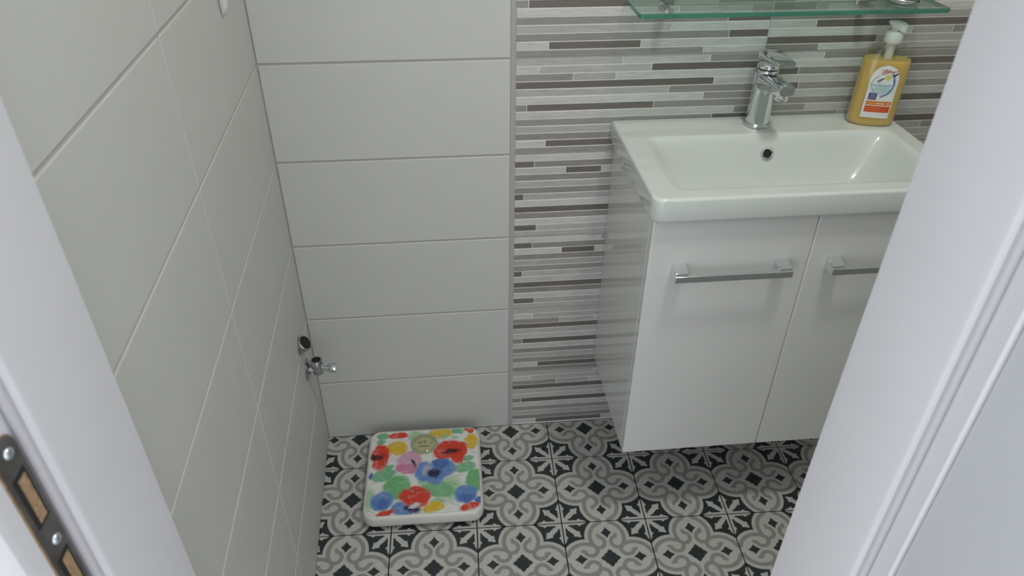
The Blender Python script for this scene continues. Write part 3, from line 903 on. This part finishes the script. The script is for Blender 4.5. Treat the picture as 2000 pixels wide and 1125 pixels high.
for x in (-0.10, 0.10):
    for y in (-0.10, 0.10):
        bm = bmesh.new(); lathe(bm, [(0.014, 0.0), (0.015, 0.002), (0.015, 0.014)], 20, (x, y, 0))
        finish('foot', bm, M['rubber'], scale, smooth=True)
boxo('base_plate', -0.118, 0.118, -0.118, 0.118, 0.006, 0.0135, M['rubber'], scale)
# printed top plate
bm = bmesh.new(); uvl = bm.loops.layers.uv.new('UVMap')
PW, PD = SW - 0.0145, SD - 0.0145
ol = rrect(PW, PD, 0.0235, 8)
va = [bm.verts.new((x, y, 0.0450)) for x, y in ol]; vb = [bm.verts.new((x, y, 0.0464)) for x, y in ol]
bm.faces.new(vb)
for i in range(len(va)): bm.faces.new((va[i], va[(i + 1) % len(va)], vb[(i + 1) % len(va)], vb[i]))
for f in bm.faces:
    for l in f.loops: l[uvl].uv = (l.vert.co.x / PW + 0.5, l.vert.co.y / PD + 0.5)
top = finish('flower_top', bm, M['flowers'], scale)
top['label'] = 'watercolour poppy and leaf print in red, blue, yellow and green'
# round dial window
du, dv = toUV(680, 218)
DX, DY = (du - 0.5) * PW, (dv - 0.5) * PD
bm = bmesh.new()
lathe(bm, [(0.0255, 0.0464), (0.0345, 0.0464), (0.0350, 0.0472), (0.0335, 0.0480), (0.0300, 0.0482), (0.0265, 0.0478)], 44, (DX, DY, 0), cap=False)
ring = finish('dial_ring', bm, M['dial_ring'], scale, smooth=True)
bm = bmesh.new(); lathe(bm, [(0.0285, 0.0464), (0.0285, 0.0468)], 44, (DX, DY, 0))
dial = finish('dial', bm, M['dial'], scale)
dial['label'] = 'cream dial card with black numbers'
bm = bmesh.new(); lathe(bm, [(0.0300, 0.0478), (0.0270, 0.0500), (0.0210, 0.0522), (0.0120, 0.0538), (0.003, 0.0543)], 44, (DX, DY, 0), cap=True)
finish('lens', bm, M['lens'], scale, smooth=True)
def text(name, s, size, locn, rz, parent, material):
    cu = bpy.data.curves.new(name, 'FONT'); cu.body = s; cu.size = size; cu.align_x = 'CENTER'; cu.align_y = 'CENTER'; cu.extrude = 0.00008
    o = bpy.data.objects.new(name, cu); C.objects.link(o)
    dg = bpy.context.evaluated_depsgraph_get()
    me = bpy.data.meshes.new_from_object(o.evaluated_get(dg))
    bpy.data.objects.remove(o); bpy.data.curves.remove(cu)
    me.materials.clear(); me.materials.append(material)
    o = bpy.data.objects.new(name, me); C.objects.link(o); o.parent = parent; o.location = locn; o.rotation_euler = (0, 0, rz)
    return o
R0 = 0.0175
for s, a, sz in (('10', 46, 0.0125), ('·', 20, 0.012), ('0', -2, 0.0125), ('2', -62, 0.008)):
    text('numeral', s, sz, (DX - (R0 if a >= 0 else 0.021) * sin(radians(a)), DY + 0.0015 + R0 * 0.55 * cos(radians(a)) - (0.004 if a else 0), 0.0470), radians(a * 0.45), dial, M['ink'])
bm = bmesh.new()
for a in range(-72, 80, 8):
    ca, sa = cos(radians(a + 90)), sin(radians(a + 90))
    r0, r1, hw = 0.0225, 0.0262, 0.00035
    bm.faces.new([bm.verts.new((DX + r * ca - k * hw * sa, DY + r * sa + k * hw * ca, 0.0470)) for r, k in ((r0, -1), (r1, -1), (r1, 1), (r0, 1))])
finish('tick_marks', bm, M['ink'], dial)
boxo('printed_line', DX - 0.0125, DX + 0.0125, DY - 0.0085, DY - 0.0063, 0.0468, 0.0470, M['ink'], dial)
# thin seam of the square cover piece around the dial
(ax_, ay_), (bx_, by_) = toUV(517, 80), toUV(840, 215)
xa, xb = (ax_ - 0.5) * PW, (bx_ - 0.5) * PW
ya, yb = PD / 2 - 0.001, (by_ - 0.5) * PD
for q in ((xa, xa + 0.0008, yb, ya), (xb, xb + 0.0008, yb, ya)):
    boxo('cover_seam', *q, 0.0463, 0.0466, M['dial_ring'], scale)

# ------------------------------------------------------------------ wall fittings on the left wall
def on_wall(name, sv, z, label, cat):
    p = lw(sv, 0.0096, z)
    o = thing(name, p, label, cat, RZL - pi / 2)      # local +X points into the room, local Y along the wall
    return o
dr = on_wall('drain_outlet', 0.130, 0.418, 'small round chrome pipe outlet with dark hole low on the left wall', 'pipe')
bm = bmesh.new(); lathe(bm, [(0.0200, 0.0), (0.0205, 0.0015), (0.0175, 0.004), (0.012, 0.005)], 28, axis='X')
finish('rosette', bm, M['chrome_dull'], dr, smooth=True)
bm = bmesh.new(); lathe(bm, [(0.0120, -0.004), (0.0165, 0.000), (0.0178, 0.006), (0.0178, 0.013), (0.0165, 0.0145), (0.0148, 0.0140), (0.0146, 0.004)], 28, axis='X', cap=False)
sock = finish('socket', bm, M['chrome_dull'], dr, smooth=True, angle=50)
sock.location = (0.004, 0, 0.0); sock.rotation_euler = (0, radians(-38), radians(-14))
bm = bmesh.new(); lathe(bm, [(0.0147, 0.0065), (0.0147, 0.0080)], 28, axis='X')
finish('pipe_hole', bm, M['black'], sock)
bm = bmesh.new(); lathe(bm, [(0.0045, 0.0), (0.0045, 0.006), (0.002, 0.008)], 14, (0, 0.004, -0.026), axis='X')
finish('fixing_screw', bm, M['chrome_dull'], dr, smooth=True)
vv = on_wall('angle_valve', 0.106, 0.326, 'chrome angle valve on a round rosette near the corner of the left wall', 'valve')
bm = bmesh.new(); lathe(bm, [(0.026, 0.0), (0.0262, 0.002), (0.022, 0.006), (0.012, 0.009)], 32, axis='X')
finish('rosette', bm, M['chrome_dull'], vv, smooth=True)
bm = bmesh.new(); lathe(bm, [(0.0085, 0.005), (0.0085, 0.014), (0.0095, 0.015), (0.0095, 0.031)], 24, axis='X')
finish('inlet', bm, M['chrome'], vv, smooth=True)
bm = bmesh.new(); lathe(bm, [(0.006, -0.013), (0.0115, -0.012), (0.0125, -0.004), (0.0115, 0.006), (0.0135, 0.007), (0.0135, 0.026), (0.0125, 0.0275), (0.0100, 0.0272), (0.0095, 0.018)], 24, (0.025, 0, 0), cap=False)
finish('valve_body', bm, M['chrome_dull'], vv, smooth=True, angle=50)
bm = bmesh.new(); lathe(bm, [(0.0096, 0.0185), (0.0096, 0.0205)], 24, (0.025, 0, 0))
finish('outlet_hole', bm, M['black'], vv)
bm = bmesh.new()
secs = []
for xx, w, h in ((0.035, 0.010, 0.010), (0.044, 0.011, 0.011), (0.047, 0.018, 0.014), (0.054, 0.024, 0.018), (0.063, 0.026, 0.017), (0.067, 0.024, 0.013)):
    secs.append([(xx, a, b_) for a, b_ in rrect(w, h, min(w, h) * 0.42, 4)])
loft(bm, secs)
finish('handle', bm, M['chrome'], vv, smooth=True, angle=55)
# white hook near the top of the frame
hk = on_wall('towel_hook', 0.188, 1.139, 'slim white hook fixed high on the left tiled wall', 'hook')
bm = bmesh.new()
secs = []
for z, w, t in ((0.0, 0.006, 0.004), (0.004, 0.011, 0.008), (0.012, 0.016, 0.012), (0.03, 0.022, 0.014), (0.07, 0.028, 0.014), (0.085, 0.024, 0.010), (0.088, 0.014, 0.006)):
    secs.append([(t / 2 + a, b_, z) for a, b_ in rrect(t, w, min(t, w) * 0.45, 5)])
loft(bm, secs)
finish('plate', bm, M['plastic'], hk, smooth=True, angle=60)
bm = bmesh.new()
secs = []
for t in range(9):
    a = radians(180 * t / 8)
    cxx, czz = 0.026 - 0.016 * cos(a), 0.062 - 0.016 * sin(a)
    secs.append([(cxx + 0.004 * cos(q) * cos(a), 0.004 * sin(q), czz + 0.004 * cos(q) * sin(a)) for q in [2 * pi * i / 10 for i in range(10)]])
loft(bm, secs)
finish('prong', bm, M['plastic'], hk, smooth=True)

# ceiling lamp the room light comes from
cl = thing('ceiling_lamp', (0.90, -0.74, CEIL), 'round white ceiling lamp', 'lamp')
bm = bmesh.new(); lathe(bm, [(0.108, 0.0), (0.112, -0.004), (0.112, -0.030), (0.104, -0.032), (0.102, -0.010)], 40, cap=False)
finish('rim', bm, M['plastic'], cl, smooth=True)
